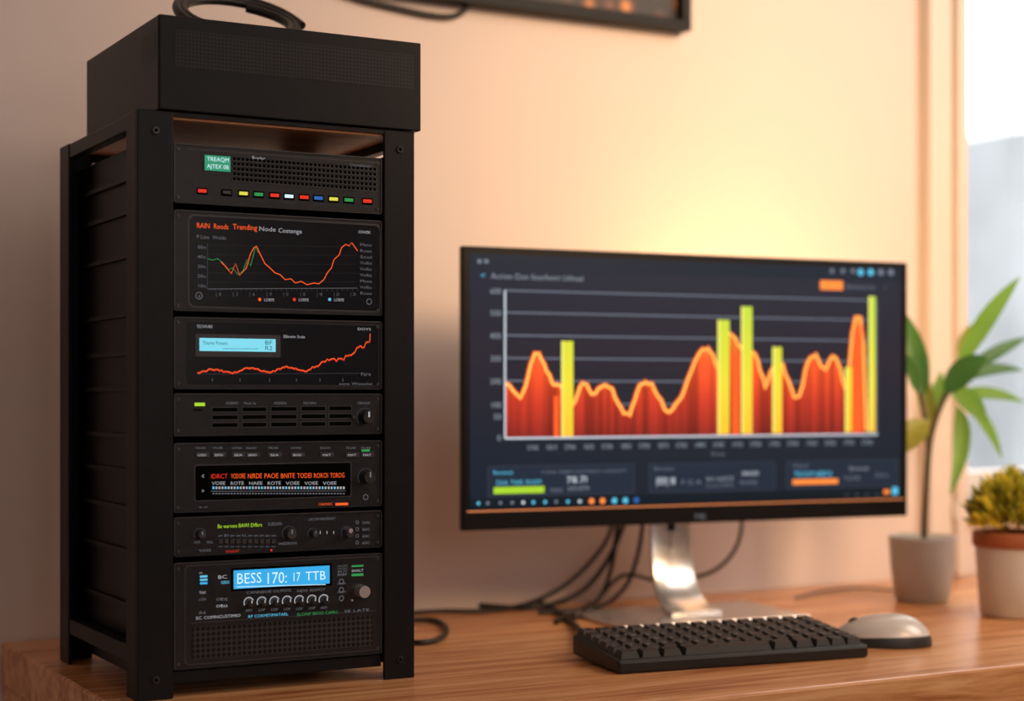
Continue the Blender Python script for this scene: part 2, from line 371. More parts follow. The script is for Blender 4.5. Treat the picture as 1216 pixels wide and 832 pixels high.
# --- unit 3 : lcd + trend line
b = unit('u', 376, 462)
b.RR(M['glass'], 222, 382, 449, 456, .002, 1)
b.RR(M['unit2'], 232, 396, 333, 423, .001, 2); b.R(LCDC, 236.5, 401, 327, 416.5, 3)
b.T(LCDD, 'Theme Fonerc', 240, 409, 270, 4.5, 4); b.T(LCDD, 'BF', 314, 409, 323, 5, 4); b.T(LCDD, 'R2', 314, 415.5, 323, 5, 4); b.L(LCDD, [(264, 414), (306, 414)], .5, 4)
b.T(W, 'TECWURE', 233, 389, 252, 3.6, 3); b.T(W, 'EBewin Snde', 336, 401, 362, 3.6, 3); b.T(W, 'DOYS', 424, 392, 440, 3.2, 3)
b.T(G, 'Fare', 428, 446, 440, 4, 3); b.T(G, 'eane Wonelot', 402, 457, 442, 3.5, 3)
pts = []; x = 234
while x < 440:
    t = (x-234)/206; base = 441-6*t-(max(0, t-.6)/.4)**1.5*28
    pts.append((x, base+random.uniform(-1, 1)*(1.2+5*max(0, t-.55)) + 2.5*math.sin(x/7))); x += 2.2
pts.append((439, 396)); b.L(RD, [(p[0], p[1]+1.2) for p in pts], .8, 3); b.L(OR, pts, 1.0, 4)
b.L(DG, [(234, 444), (440, 443)], .5, 3)
for px in (250, 283, 318, 350, 378, 405): b.T(G, '1', px, 453, px+2, 4, 3)
child(b.build('lcd_trend_unit'))

# --- unit 4 : slim with slots
b = unit('u', 467, 518)
b.R(LG, 231, 478, 243, 482, 0, .001); b.R(M['hole'], 229, 486, 240, 487.5, 1)
for gx, gw in ((252, 30), (288, 28), (322, 30), (358, 28), (391, 26)):
    for r in range(3):
        yy = 484+r*9.2-(gx-250)*.012
        b.R(M['unit2'], gx-1, yy-1, gx+gw+1, yy+5.6, 1); b.R(M['hole'], gx, yy, gx+gw, yy+4.6, 2)
for px, s_ in ((268, 'ETHERMSY'), (289, 'Mode Sy'), (325, 'MODIINE'), (360, 'INUVEN'), (424, 'CERVINOS')): b.T(G, s_, px, 480, px+15, 3.2, 2)
b.K(M['knob'], 433, 495, 8, .010, mark=W); b.ring(DG, 433, 495, 10.5, .8, -40, 220); b.K(M['unit2'], 419, 495, 2.4, .003)
child(b.build('patch_panel_unit'))

# --- unit 5 : tuner display
b = unit('u', 526, 609)
for px in (232, 252, 275, 292, 318, 345, 380, 410, 428):
    b.T(G, random.choice(['ENLAOS', 'VIDUAA', 'AUPOREE', 'TR.RE']), px, 533, px+12, 2.6); b.R(M['unit2'], px, 537, px+16, 542.5, 0, .0015); b.T(W, random.choice(['LOIBLE', 'BEND', 'SEA', 'MAT']), px+2, 541.3, px+12, 2.6, 7)
b.R(GN, 429, 533.5, 439, 536, 2)
b.RR(M['unit2'], 230.5, 551.5, 417.5, 595.5, .002, 1); b.RR(M['hole'], 232, 553, 416, 594, .0015, 2)
b.T(RD, 'IDRCT', 250, 568, 270, 5.5, 3)
for i, s_ in enumerate(('VODORE', 'NIRDE', 'PAOE', 'BNITE', 'TODEI', 'ROKOI', 'TOROG')): b.T(OR, s_, 274+i*19.6, 568-(i*.15), 291+i*19.6, 6, 3)
for i in range(44):
    b.R(W if i % 4 else CY, 252+i*3.6, 577.5, 254.2+i*3.6, 580.5, 3)
    b.R(G, 252+i*3.6, 585, 254.2+i*3.6, 586.6, 3)
for i in range(7): b.T(W, random.choice(['VOEE', 'ROTE', 'HAEE']), 251+i*22, 575.5, 267+i*22, 4, 4)
b.L(G, [(250, 583), (410, 582.5)], .6, 4); b.T(W, '<', 239, 568, 242, 6, 3); b.T(W, '>', 239, 585, 242, 5, 3)
b.K(M['knob'], 434, 566, 8, .011, mark=G); b.ring(DG, 434, 566, 10, .8, -40, 220)
b.R(OR, 398, 597, 413, 600, 3); b.T(OR, 'CARONOC', 378, 600, 394, 3.0, 3)
b.T(G, 'o o', 236, 603, 246, 3); b.ring(G, 434, 590, 3, .8)
child(b.build('tuner_unit'))

# --- unit 6
b = unit('u', 614, 661)
b.T(LG, 'Be warvess BAWI Differs', 258, 627, 311, 4.8); b.T(G, 'SURDAN', 318, 624, 334, 4); b.T(G, 'LAE ON PARORNOT', 366, 618, 398, 3.2)
for px, r in ((237, 5), (343, 6.5), (371, 4), (412, 5.5)): b.K(M['unit2'], px, 634-(px-237)*.01, r, .008, mark=G); b.ring(DG, px, 634-(px-237)*.01, r+2, .7, -40, 220)
b.K(M['silver'], 411, 629, 3.0, .011)
for i in range(10):
    b.T(G, random.choice(['on', 'av', 'h2', 'B1']), 259+i*7, 637, 264+i*7, 3.2); b.R(M['unit2'], 259+i*7, 640, 264+i*7, 645, 0, .0016); b.R(DG, 259+i*7, 648, 264+i*7, 649.5, 2)
for px in (378, 386, 394): b.T(W, '1', px, 634, px+2.4, 4)
for k in range(4): b.T(G, random.choice(['KEC', 'DUMA']), 430, 622+k*8, 439, 3.2); b.ring(G, 424, 620+k*8, 1.8, .6)
for px in (230, 245): b.T(G, 'OUL', px, 645, px+8, 3.2)
b.T(G, 'WEERON', 330, 647, 352, 3.2); b.T(G, 'VASS', 236, 655, 250, 3); b.T(RD, 'DOSUST', 268, 656, 284, 2.8); b.dot(RD, 322, 653, 1.3)
child(b.build('audio_mixer_unit'))

# --- unit 7 : large
b = unit('u', 668, 795)
b.RR(M['unit2'], 219, 671, 452, 790, .004, 1); b.RR(M['unit'], 220.5, 672.5, 451, 788.5, .004, 2)
b.RR(M['hole'], 274, 674.5, 394, 702, .001, 3); b.R(LCDB, 277, 677, 391, 699, 4)
b.T(LCDT, 'BESS', 280, 693, 310, 13, 5); b.T(LCDT, '170:', 314, 693, 340, 14, 5); b.T(LCDT, '17', 346, 690, 356, 11, 5); b.T(LCDT, 'TTB', 362, 689, 386, 11, 5)
b.L(LCDT, [(280, 696.5), (386, 693.5)], .8, 5)
for i in range(3): b.R(CY if i < 2 else LCDB, 237, 683+i*4, 246, 685.6+i*4, 4)
b.T(W, 'BC', 258, 687, 269, 4.4, 4); b.R(G, 236, 679, 240, 681, 4); b.T(CY, 'ISBES', 262, 693, 272, 3.6, 4)
for k in range(4):
    for px in (236, 256, 262):
        if (k+px) % 3 != 1: b.T(G if (k+px) % 2 else W, random.choice(['R6', 'LON', 'OE', 'TAX']), px, 705+k*8, px+8, 3.4, 4)
b.T(G, 'CANNEOE OUFDG', 292, 705, 345, 3.2, 4); b.T(G, 'NEW ADPOT', 352, 703, 386, 3.2, 4)
for i, px in enumerate((295, 310.5, 325.5, 340.5, 355, 370, 384)):
    yy = 715-i*.55
    b.K(M['knob'], px, yy, 4.8, .009, mark=W); b.ring(W, px, yy, 6.0, 1.2, -30, 210, 4); b.T(G, random.choice(['ADO', 'LOF', 'MI']), px-4, yy+11, px+4, 3.0, 4)
for k in range(3): b.ring(G, 405, 690+k*10, 2.8, .8, 0, 360, 4); b.T(G, 'MUM', 400, 684+k*10, 410, 2.2, 4)
for i in range(4): b.T(G, random.choice(['VOOSTI', 'BARR', 'BUF']), 400, 673+i*3.2+0, 412, 2.2, 4)
b.R(GN, 417, 671, 431, 673, 4); b.R(GN, 417, 681, 431, 684, 4); b.T(W, 'SHALT', 417, 679, 431, 3.2, 4)
b.K(M['silver'], 427, 701, 8.0, .012); b.K(M['silver'], 416, 712, 1.5, .004)
b.T(W, 'SC. COMNCUSTIMIO', 232, 735.5, 285, 3.8, 4); b.T(CY, 'RP CORMITIMATARL', 294, 733.5, 342, 3.6, 4); b.T(GN, 'SLONP BIOO CARU', 352, 731, 400, 3.6, 4); b.T(G, 'SE LATE', 408, 727, 438, 3.2, 4)
b.R(M['unit2'], 226, 739, 446, 740.2, 3)
b.R(M['perf2'], 228, 745, 442, 783, 4)
child(b.build('amplifier_tuner_unit'))
b = B()
b.box(M['black'], .4565, .6575, YF+.002, RY1-.006, DESK+.012, rk(214, 797)[1]); child(b.build('bottom_tray', bevel=.001))

# ================= AMPLIFIER BOX ON TOP =================
b = B()
ax0, ax1, ay0, ay1, az0, az1 = .4424, .6943, 1.424, 1.660, RZ1+.0005, 1.345
b.box(M['black'], ax0, ax1, ay0+.002, ay1, az0, az1)
b.box(M['black'], ax0, ax1, ay0-.001, ay0+.001, az0, az1)      # face plate
b.add([(ax0+.014, ay0-.0013, az0+.038), (ax1-.008, ay0-.0013, az0+.038), (ax1-.008, ay0-.0013, az1-.012), (ax0+.014, ay0-.0013, az1-.012)], [(0, 1, 2, 3)], M['perf'])
b.add([(ax0-.0003, ay0+.01, az0+.045), (ax0-.0003, ay0+.05, az0+.045), (ax0-.0003, ay0+.05, az1-.012), (ax0-.0003, ay0+.01, az1-.012)], [(3, 2, 1, 0)], M['perf'])
b.build('power_amplifier', bevel=.0012)
cab = mat('cable_black_rubber', (0.008, 0.008, 0.008, 1), 0.4)
pts = []
for k in range(36):
    a = 2*math.pi*k/16; r = .066-.014*(k/35)
    s_ = math.sin(a)
    pts.append((.570+r*math.cos(a), 1.575+r*.7*s_, 1.384+.0330*s_*(1-.35*k/35)))
tube('coiled_cable', pts, .0046, cab)

# ================= PICTURE FRAME / WALL CABLE =================
pic = empty('picture_frame', (1.07, 1.84, 1.65))
fm = mat('frame_black', (0.008, 0.0075, 0.0075, 1), 0.5, spec=.2)
b = B(); fx0, fx1, fz0, fz1 = .84, 1.287, 1.495, 1.80
b.box(fm, fx0, fx1, WALL-.025, WALL-.001, fz0, fz0+.014); b.box(fm, fx0, fx1, WALL-.025, WALL-.001, fz1-.014, fz1)
b.box(fm, fx0, fx0+.014, WALL-.025, WALL-.001, fz0+.014, fz1-.014); b.box(fm, fx1-.014, fx1, WALL-.025, WALL-.001, fz0+.014, fz1-.014)
child(b.build('frame', bevel=.001), pic)
m, nt, p = base_mat('picture_print')
tc = nt.nodes.new('ShaderNodeTexCoord'); n = nt.nodes.new('ShaderNodeTexVoronoi'); n.inputs['Scale'].default_value = 28
nt.links.new(tc.outputs['Object'], n.inputs['Vector']); r = nt.nodes.new('ShaderNodeValToRGB')
r.color_ramp.elements.new(.5); 
for e, (q, c) in zip(r.color_ramp.elements, ((0.05, srgb(230, 150, 70)), (.3, srgb(90, 48, 26)), (.5, srgb(30, 20, 18)))): e.position = q; e.color = c
nt.links.new(n.outputs['Distance'], r.inputs['Fac']); nt.links.new(r.outputs['Color'], p.inputs['Base Color'])
b = B(); b.box(m, fx0+.014, fx1-.014, WALL-.012, WALL-.001, fz0+.014, fz1-.014); child(b.build('print'), pic)
tube('cable', [on_y(px, py, WALL-.006) for px, py in ((350, -60), (385, -16), (420, -2), (455, 6), (490, 14), (520, 20), (543, 20), (553, 12), (557, 0), (558, -20), (560, -60))], .0036, cab)

# ================= MONITOR =================
mz0, mz1 = .864, 1.181
mon = empty('computer_monitor', (1.160, 1.637, DESK), math.radians(-5.7))
bpy.context.view_layer.update()
def mm(px, py):
    a = (px-608)/F; t = (1.875*a+.0572)/(.5506-.238*a); Yc = 1.875+.238*t
    return ((t-.5)*.6, HC+(470-py)/F*Yc-DESK)
def mchild(ob): ob.parent = mon; return ob
bz = mat('monitor_black_plastic', (0.005, 0.005, 0.006, 1), 0.3, 0, .1, 30, 0, .25)
zb, zt = mz0-DESK, mz1-DESK
b = B(); b.box(bz, -.3, .3, -.006, .004, zb, zt); mchild(b.build('bezel', bevel=.002))
b = B(); vs = [(-.27, .004, zb+.02), (.27, .004, zb+.02), (.27, .004, zt-.02), (-.27, .004, zt-.02), (-.17, .03, zb+.06), (.17, .03, zb+.06), (.17, .03, zt-.06), (-.17, .03, zt-.06)]
b.add(vs, [(0, 1, 2, 3), (7, 6, 5, 4), (0, 4, 5, 1), (1, 5, 6, 2), (2, 6, 7, 3), (3, 7, 4, 0)], bz); mchild(b.build('back_housing', bevel=.003))
b = B(mm, -.0062)
sx0, sz1 = mm(556, 301); _, sz0 = mm(556, 603.5); sx1, _ = mm(1067, 400)
scr = grad_emit('screen_background', sz0, sz1, [(0, srgb(16, 32, 46)), (.25, srgb(22, 32, 47)), (.6, srgb(36, 33, 47)), (1, srgb(28, 38, 56))])
b.add([(sx0, b.y(0), sz0), (sx1, b.y(0), sz0), (sx1, b.y(0), sz1), (sx0, b.y(0), sz1)], [(0, 1, 2, 3)], scr)
eW = emit('screen_white', srgb(215, 225, 235), 1.0); eG = emit('screen_grey', srgb(125, 134, 150), .85); eD = emit('screen_dim', srgb(62, 68, 84), .8)
eC = emit('screen_cyan', srgb(90, 195, 230), 1.1); eO = emit('screen_orange', srgb(255, 140, 60), 1.2); eP = emit('screen_card', srgb(33, 44, 60), 1); eT = emit('screen_taskbar', srgb(12, 26, 36), 1)
eL = emit('screen_label', srgb(160, 170, 182), .85)
eCu = emit('bezel_copper_glow', srgb(225, 135, 85), 1.0)  # copper strip with a glow put into its material
b.R(emit('screen_topbar', srgb(26, 38, 52), 1), 556, 301, 1067, 318, 1)
for i in range(2): b.R(eG, 565+i*8, 308, 570+i*8, 313, 2)
b.T(eC, '<', 568, 330, 574, 6, 2); b.T(eL, 'Acrion Den Soarfvort Utheel', 581, 331, 690, 7, 2)
for px in (985, 998, 1010): b.dot(eG, px, 322, 3, 2)
for px, m in ((1019, eC), (1031, eC), (1043, eG), (1055, eG)): b.dot(m, px, 323.5, 4.2, 2)
b.R(eO, 971, 333, 998, 344, 2); b.T(eG, 'Bereoes Iron', 1002, 343, 1036, 6, 2); b.T(eG, '::', 1046, 343, 1050, 5, 2)
# grid
for i, yy in enumerate((345, 371, 398, 425, 452, 480)):
    xx0, z = mm(597, yy); xx1, _ = mm(1036, yy); b.box(eG, xx0, xx1, b.y(1), b.y(.9), z-.0008, z+.0008)
    b.T(eL, str(600-100*i), 580, yy+4, 593, 7, 2)
b.T(eL, '50', 584, 498, 593, 7, 2); b.T(eL, '0', 588, 523, 593, 7, 2)
xx0, zbse = mm(597, 520); xx1, _ = mm(1038, 520)
b.box(eW, xx0, xx1, b.y(9), b.y(8), zbse-.0012, zbse+.0010); b.box(eW, xx0-.0010, xx0+.0010, b.y(9), b.y(8), zbse, mm(597, 345)[1])
x1r = mm(1038, 400)[0]; b.box(eG, x1r-.0006, x1r+.0006, b.y(3), b.y(2), zbse, mm(597, 345)[1])
prof = [(597, 455), (602, 457), (608, 465), (615, 473), (622, 458), (628, 432), (633, 419), (637, 419), (644, 433), (650, 445), (655, 457), (664, 459), (670, 470), (677, 482), (684, 466), (690, 454), (694, 456), (700, 468), (708, 461), (716, 457), (724, 461), (732, 480), (738, 491), (745, 494), (751, 475), (757, 457), (764, 453), (771, 455), (778, 470), (786, 485), (792, 489), (800, 479), (807, 470), (814, 450), (822, 430), (832, 414), (838, 413), (844, 422), (849, 440), (856, 410), (864, 395), (870, 402), (878, 414), (886, 420), (893, 420), (899, 440), (906, 462), (912, 442), (919, 430), (926, 432), (933, 452), (940, 472), (946, 470), (953, 440), (960, 424), (965, 420), (972, 436), (977, 440), (983, 426), (989, 425), (995, 440), (1000, 462), (1005, 440), (1009, 395), (1013, 376), (1018, 376), (1022, 410), (1025, 512)]
area = grad_emit('screen_area_fill', zbse, mm(640, 400)[1], [(0, srgb(130, 34, 28)), (.35, srgb(190, 52, 32)), (.8, srgb(245, 86, 36)), (1, srgb(255, 135, 45))], 1.05, .3)
jag = []
for i, (x_, y_) in enumerate(prof[:-1]):
    jag.append((x_, y_))
    nx, ny = prof[i+1]
    if 605 < x_ < 1000: jag.append(((x_+nx)/2+random.uniform(-.8, .8), (y_+ny)/2+random.uniform(-2.8, 2.8)))
jag.append(prof[-1]); sm = jag
P = [mm(*q) for q in sm]; y = b.y(3); vs = []
for (x, z) in P: vs += [(x, y, zbse), (x, y, max(z, zbse+.0001))]
b.add(vs, [(2*i, 2*i+2, 2*i+3, 2*i+1) for i in range(len(P)-1)], area)
glow = emit('screen_line_halo', srgb(235, 85, 32), 1.2); line = emit('screen_line', srgb(255, 185, 85), 1.6)
b.L(glow, sm, 6.5, 4); b.L(line, sm, 2.8, 5)
for x0, x1, yy in ((655, 661, 470), (1009, 1021, 385), (866, 875, 420), (914, 926, 440)):
    b.R(emit('screen_orange_bar', srgb(250, 95, 38), 1.15), x0, yy, x1, 519-(x0-597)*.0148, 5)
bar = grad_emit('screen_bar_lime', zbse, mm(885, 364)[1], [(0, srgb(245, 190, 50)), (.4, srgb(232, 216, 55)), (1, srgb(190, 216, 60))], 1.15)
edge = emit('screen_bar_edge', srgb(244, 236, 120), 1.2)
for x0, x1, yy in ((664, 678, 405), (849, 863, 380), (877, 890, 364), (914, 925, 412), (1000, 1008, 436), (1028, 1036, 352)):
    b.R(bar, x0, yy, x1, 519-(x0-597)*.0148, 6); b.R(edge, x0, yy, x0+2, 519-(x0-597)*.0148, 7)
for i in range(19): b.T(eL, '%d' % (1800+i*10 if i % 2 else 5700), 624+i*22, 534-i*.35, 637+i*22, 6, 2)
b.T(eG, 'Prices', 842, 541, 858, 5, 2)
# cards
for x0, y0, x1, y1 in ((578, 554, 750, 589), (769, 551, 917, 584), (932, 548, 1062, 579)):
    b.RR(eD, x0-1, y0-1, x1+1, y1+1, .002, 2); b.RR(eP, x0, y0, x1, y1, .002, 3)
b.T(eC, 'Recanet', 583, 563, 607, 5, 4); b.T(eG, 'TONA TEBEO GUTNEOV CANSOTT', 640, 562, 742, 3.6, 4); b.T(eC, 'DAA. TA00. ROAM', 587, 575.5, 640, 6, 4)
b.T(eW, '78.7l', 670, 573, 694, 8, 4); b.T(eL, 'EOCUETM', 672, 582, 697, 5, 4)
b.R(LG, 584, 578, 644, 586, 4); b.T(eG, 'TREN', 650, 584, 665, 5, 4)
b.T(eG, 'Baroonc', 774, 558, 798, 4.4, 4); b.T(eW, '|0l0| I8', 776, 575, 799, 9, 4); b.T(eG, 'F G A', 806, 575, 830, 6, 4); b.T(eL, 'RO ANICE', 836, 571, 868, 5.5, 4); b.T(eG, 'Evonet NORA', 836, 578, 868, 4, 4); b.T(eW, 'SALSO', 878, 564, 898, 5, 4); b.T(eG, 'ROME', 876, 575, 896, 5, 4)
b.T(eG, 'Wlend', 938, 555, 956, 4.4, 4); b.T(eC, 'TROOM ABBOA', 940, 566, 985, 7, 4); b.R(eO, 938, 569, 992, 575, 4); b.T(eL, 'Soove', 1005, 558, 1028, 5, 4); b.T(eG, 'TOME', 998, 570, 1018, 5, 4); b.T(eG, 'Dolro', 1036, 566, 1052, 5, 4)
x0, z0 = mm(556, 592); x1, _ = mm(1067, 592); b.add([(x0, b.y(2), sz0), (x1, b.y(2), sz0), (x1, b.y(2), z0), (x0, b.y(2), z0)], [(0, 1, 2, 3)], eT)
cols = [eC, eG, eG, eG, eW, eC, eC, eG, eC, eW, eO, eO, eC, eC, BL]
for i, px in enumerate((566, 577, 592, 606, 619, 631, 645, 658, 672, 686, 700, 713, 727, 740, 753)): b.dot(cols[i], px, 597-(px-566)*.02, 3.6 if i > 9 else 2.2, 4)
for i, px in enumerate((1000, 1012, 1024, 1036)): b.T(eG, 'o', px, 588, px+4, 3.4, 4)
b.R(eO, 1046, 581, 1053, 586, 4); b.R(eC, 1056, 578, 1063, 587, 4)
x0, z0 = mm(552, 607); b.box(eCu, -.294, .294, b.y(2), b.y(0), z0-.0008, z0+.0009)
b.T(G, 'M', 822, 616, 830, 7, 2); b.T(G, 'K', 830, 616, 837, 7, 2)
for px in (1012, 1024, 1036): b.dot(DG, px, 607, 1.2, 2)
mchild(b.build('screen'))
# stand neck (curved plate with a cable slot)
b = B(); path = [(.062, .20), (.062, .14), (.062, .10), (.060, .07), (.054, .045), (.042, .024), (.022, .0095), (-.004, .0065)]
wd = [.0275, .0275, .0275, .0275, .028, .029, .031, .034]
sv = []
for (yy, zz), w in zip(path, wd): sv += [(-w, yy, zz), (-.0055, yy, zz), (.0055, yy, zz), (w, yy, zz)]
fs = []
for i in range(len(path)-1):
    for k in range(3):
        if k == 1 and 0 < i < 2: continue
        fs.append((i*4+k, i*4+k+1, i*4+5+k, i*4+4+k))
b.add(sv, fs, M['silver'], True); mchild(b.build('stand_neck', solid=.006, bevel=.0008))
b = B(); b.box(bz, -.03, .03, .03, .060, .17, .25); b.box(bz, -.008, .008, .0655, .068, .07, .15); b.box(M['silver'], -.003, .003, .0560, .0585, .075, .096); mchild(b.build('stand_mount', bevel=.001))
b = B(); b.box(M['silver'], -.125, .125, -.055, .095, 0.0002, .005); mchild(b.build('stand_base', bevel=.002))

# ================= KEYBOARD =================
kb = empty('keyboard', (1.0095, 1.381, DESK), math.radians(-7))
km = mat('keyboard_body', (0.014, 0.0135, 0.013, 1), .4, spec=.35); kk = mat('keycap', (0.019, 0.018, 0.018, 1), .38, 0, .1, 60, 0, .4); ki = mat('key_legend', (.55, .52, .50, 1), .5)
hw, hd = .140, .054
zt_ = lambda y: .013+.105*(y+hd)
b = B(); b.add([(-hw, -hd, .0002), (hw, -hd, .0002), (hw, hd, .004), (-hw, hd, .004), (-hw, -hd, zt_(-hd)), (hw, -hd, zt_(-hd)), (hw, hd, zt_(hd)), (-hw, hd, zt_(hd))],
      [(3, 2, 1, 0), (4, 5, 6, 7), (0, 1, 5, 4), (1, 2, 6, 5), (2, 3, 7, 6), (3, 0, 4, 7)], km)
ob = b.build('case', bevel=.003); ob.parent = kb
b = B(); b.box(km, -.12, -.10, hd-.015, hd-.004, 0.0002, .012); b.box(km, .10, .12, hd-.015, hd-.004, 0.0002, .012); ob = b.build('feet'); ob.parent = kb
b = B(); rows = ['E1234567890FGHP', '`1234567890-=BH', 'TQWERTYUIOP[]LU', 'CASDFGHJKL;EEPD', 'SZXCVBNM,./SSUE']
pit = .0181; 
def key(cx, cy, w, d, ch=None):
    h = .0062; a, c = w/2, d/2; a2, c2 = a-.0022, c-.0020; vs = []
    for sx, sy in ((-1, -1), (1, -1), (1, 1), (-1, 1)): yy = cy+sy*c; vs.append((cx+sx*a, yy, zt_(yy)-.0004))
    for sx, sy in ((-1, -1), (1, -1), (1, 1), (-1, 1)): yy = cy+sy*c2+.0003; vs.append((cx+sx*a2, yy, zt_(yy)+h))
    b.add(vs, [(4, 5, 6, 7), (0, 1, 5, 4), (1, 2, 6, 5), (2, 3, 7, 6), (3, 0, 4, 7)], kk)
    if ch:
        tv, tf = text_geo(ch); s_ = .0062
        b.add([(cx-a2+.0015+v[0]*s_, cy-.001+v[1]*s_, zt_(cy-.001+v[1]*s_)+h+.00015) for v in tv], tf, ki)
for r_ in range(5):
    for c_ in range(15): key(-.1267+c_*pit, .0455-r_*.0172, .0168, .0158, rows[r_][c_])
cy = .0455-5*.0172
for cx, w in ((-.1245, .020), (-.102, .020), (-.079, .020), (-.0175, .096), (.045, .022), (.069, .020), (.0905, .0168), (.1086, .0168), (.1267, .0168)): key(cx, cy, w, .0150)
ob = b.build('keys'); ob.parent = kb

# ================= MOUSE =================
ms = empty('computer_mouse', (1.214, 1.374, DESK), math.radians(-38))
mtop = mat('mouse_silver', (0.66, 0.62, 0.59, 1), .3, .12, .03, 20); mbk = mat('mouse_black', (0.02, .02, .02, 1), .4)
b = B(); nu, nv = 40, 14; vs = []
def mp_(u, v):
    e = v*math.pi/2; cx = math.cos(e)**.75; h = math.sin(e)
    x = math.copysign(abs(math.cos(u))**.85, math.cos(u))*cx; y = math.copysign(abs(math.sin(u))**.85, math.sin(u))*cx
    y *= 1-.08*math.cos(2*u)
    return (x*.053, y*.032, .0012+.031*h*(1+.18*x)*(1-.12*x*x))
for j in range(nv+1):
    for i in range(nu): vs.append(mp_(2*math.pi*i/nu, min(j/nv, .9999)))
for j in range(nv):
    fs = [(j*nu+i, j*nu+(i+1) % nu, (j+1)*nu+(i+1) % nu, (j+1)*nu+i) for i in range(nu)]
    b.add(vs if j == 0 else [], [], mtop)
    for f in fs:
        m_ = mbk if j < 3 else mtop
        if m_ not in b.mats: b.mats.append(m_)
        b.f.append(f); b.mi.append(b.mats.index(m_)); b.sm.append(True)
b.add([vs[i] for i in range(nu)], [tuple(range(nu-1, -1, -1))], mbk)
ob = b.build('shell'); ob.parent = ms
b = B(); n = 16
vs = [(-.028+.0065*math.cos(2*math.pi*i/n), yy, .0215+.0065*math.sin(2*math.pi*i/n)) for yy in (-.0025, .0025) for i in range(n)]
b.add(vs, [tuple(range(n)), tuple(range(2*n-1, n-1, -1))]+[(i, n+i, n+(i+1) % n, (i+1) % n) for i in range(n)], mbk); ob = b.build('scroll_wheel'); ob.parent = ms

# ================= PLANTS =================
def leaf(b, m, base, tip, w, bend=(0, 0, 0), nrm=None, n=12, fold=.25, wide=.45):
    base, tip, bend = Vector(base), Vector(tip), Vector(bend); mid = (base+tip)/2+bend; vs = []
    for i in range(n+1):
        t = i/n; p = (1-t)**2*base+2*t*(1-t)*mid+t*t*tip; d = (2*(1-t)*(mid-base)+2*t*(tip-mid)).normalized()
        s_ = Vector(nrm if nrm else (-S, -C, .25)).cross(d).normalized(); up = d.cross(s_).normalized()
        tt = t**(math.log(.5)/math.log(wide)); ww = w*max(.04, math.sin(math.pi*min(tt, 1))**.8) if t < 1 else w*.02
        vs += [p-s_*ww+up*ww*fold, p-s_*ww*.5+up*ww*fold*.35, p, p+s_*ww*.5+up*ww*fold*.35, p+s_*ww+up*ww*fold]
    b.add(vs, [(i*5+k, i*5+k+1, i*5+6+k, i*5+5+k) for i in range(n) for k in range(4)], m, True)
def leafmat(name, col, tr=.35):
    m = mat(name, col, .38, 0, .25, 18); nt = m.node_tree; p = nt.nodes['Principled BSDF']
    o = nt.nodes['Material Output']; t = nt.nodes.new('ShaderNodeBsdfTranslucent'); t.inputs['Color'].default_value = tuple(min(1, c*1.8) for c in col[:3])+(1,)
    mx = nt.nodes.new('ShaderNodeMixShader'); mx.inputs[0].default_value = tr
    nt.links.new(p.outputs[0], mx.inputs[1]); nt.links.new(t.outputs[0], mx.inputs[2]); nt.links.new(mx.outputs[0], o.inputs['Surface']); return m
g1 = leafmat('leaf_green', srgb(108, 152, 62), .45); g2 = leafmat('leaf_dark_green', srgb(66, 110, 54), .4); g3 = leafmat('leaf_yellow_green', srgb(148, 152, 66), .4)
soil = mat('potting_soil', (0.03, .02, .014, 1), .95, 0, .5, 200, .8); stem = mat('plant_stem', srgb(85, 75, 45), .6)
pc = Vector((1.519, 1.641, DESK))
pl = empty('potted_plant', pc)
b = B(); lathe(b, mat('pot_grey_ceramic', (0.50, 0.48, 0.46, 1), .5, 0, .05, 30), [(0, .0003), (.030, .0003), (.034, .003), (.0400, .040), (.0425, .080), (.0430, .084), (.0405, .084), (.039, .074), (0, .073)])
ob = b.build('pot'); ob.parent = pl
b = B(); lathe(b, soil, [(0, .0765), (.02, .0765), (.0392, .075)]); ob = b.build('soil'); ob.parent = pl
D0 = 2.17
def q(px, py, d=0): return at_d(px, py, D0+d)-pc
tube('stem', [q(1097, 652), q(1098, 610), q(1101, 570), q(1102, 535), q(1108, 505), q(1117, 480), q(1128, 460, .01), q(1138, 432, .01)], .0040, stem, pl)
tube('branch', [q(1102, 540), q(1102, 515, -.005), q(1098, 490, -.01), q(1092, 465, -.01)], .003, stem, pl)
b = B()
L_ = [(g1, (1136, 440, .0), (1212, 328, -.02), .0125, (-.016, 0, .004)), (g2, (1098, 470, 0), (1070, 366, .02), .0155, (.004, 0, .0)),
      (g2, (1122, 468, -.01), (1173, 424, -.03), .0165, (-.004, 0, .014)), (g3, (1103, 500, -.02), (1068, 542, -.03), .0170, (-.006, 0, .010)),
      (g1, (1128, 462, 0), (1172, 502, .01), .0140, (.004, 0, .012)), (g2, (1130, 455, .03), (1216, 440, .06), .0085, (.0, 0, .018)),
      (g1, (1136, 482, -.02), (1128, 588, -.04), .0110, (.028, 0, .02)), (g1, (1135, 470, .03), (1190, 545, .05), .0090, (.012, 0, .02)),
      (g3, (1106, 508, .02), (1094, 430, .04), .0110, (-.006, 0, 0)), (g3, (1140, 428, .03), (1152, 385, .04), .0085, (-.003, 0, 0)),
      (g2, (1092, 468, .0), (1078, 420, -.03), .0120, (-.008, 0, 0)), (g3, (1103, 520, .0), (1074, 505, .04), .0110, (0, 0, .008)),
      (g2, (1136, 450, .05), (1222, 400, .10), .0090, (0, 0, .010)), (g1, (1104, 505, .03), (1118, 440, .05), .0100, (.002, 0, 0)),
      (g1, (1128, 470, .05), (1218, 478, .10), .0085, (0, 0, .016))]
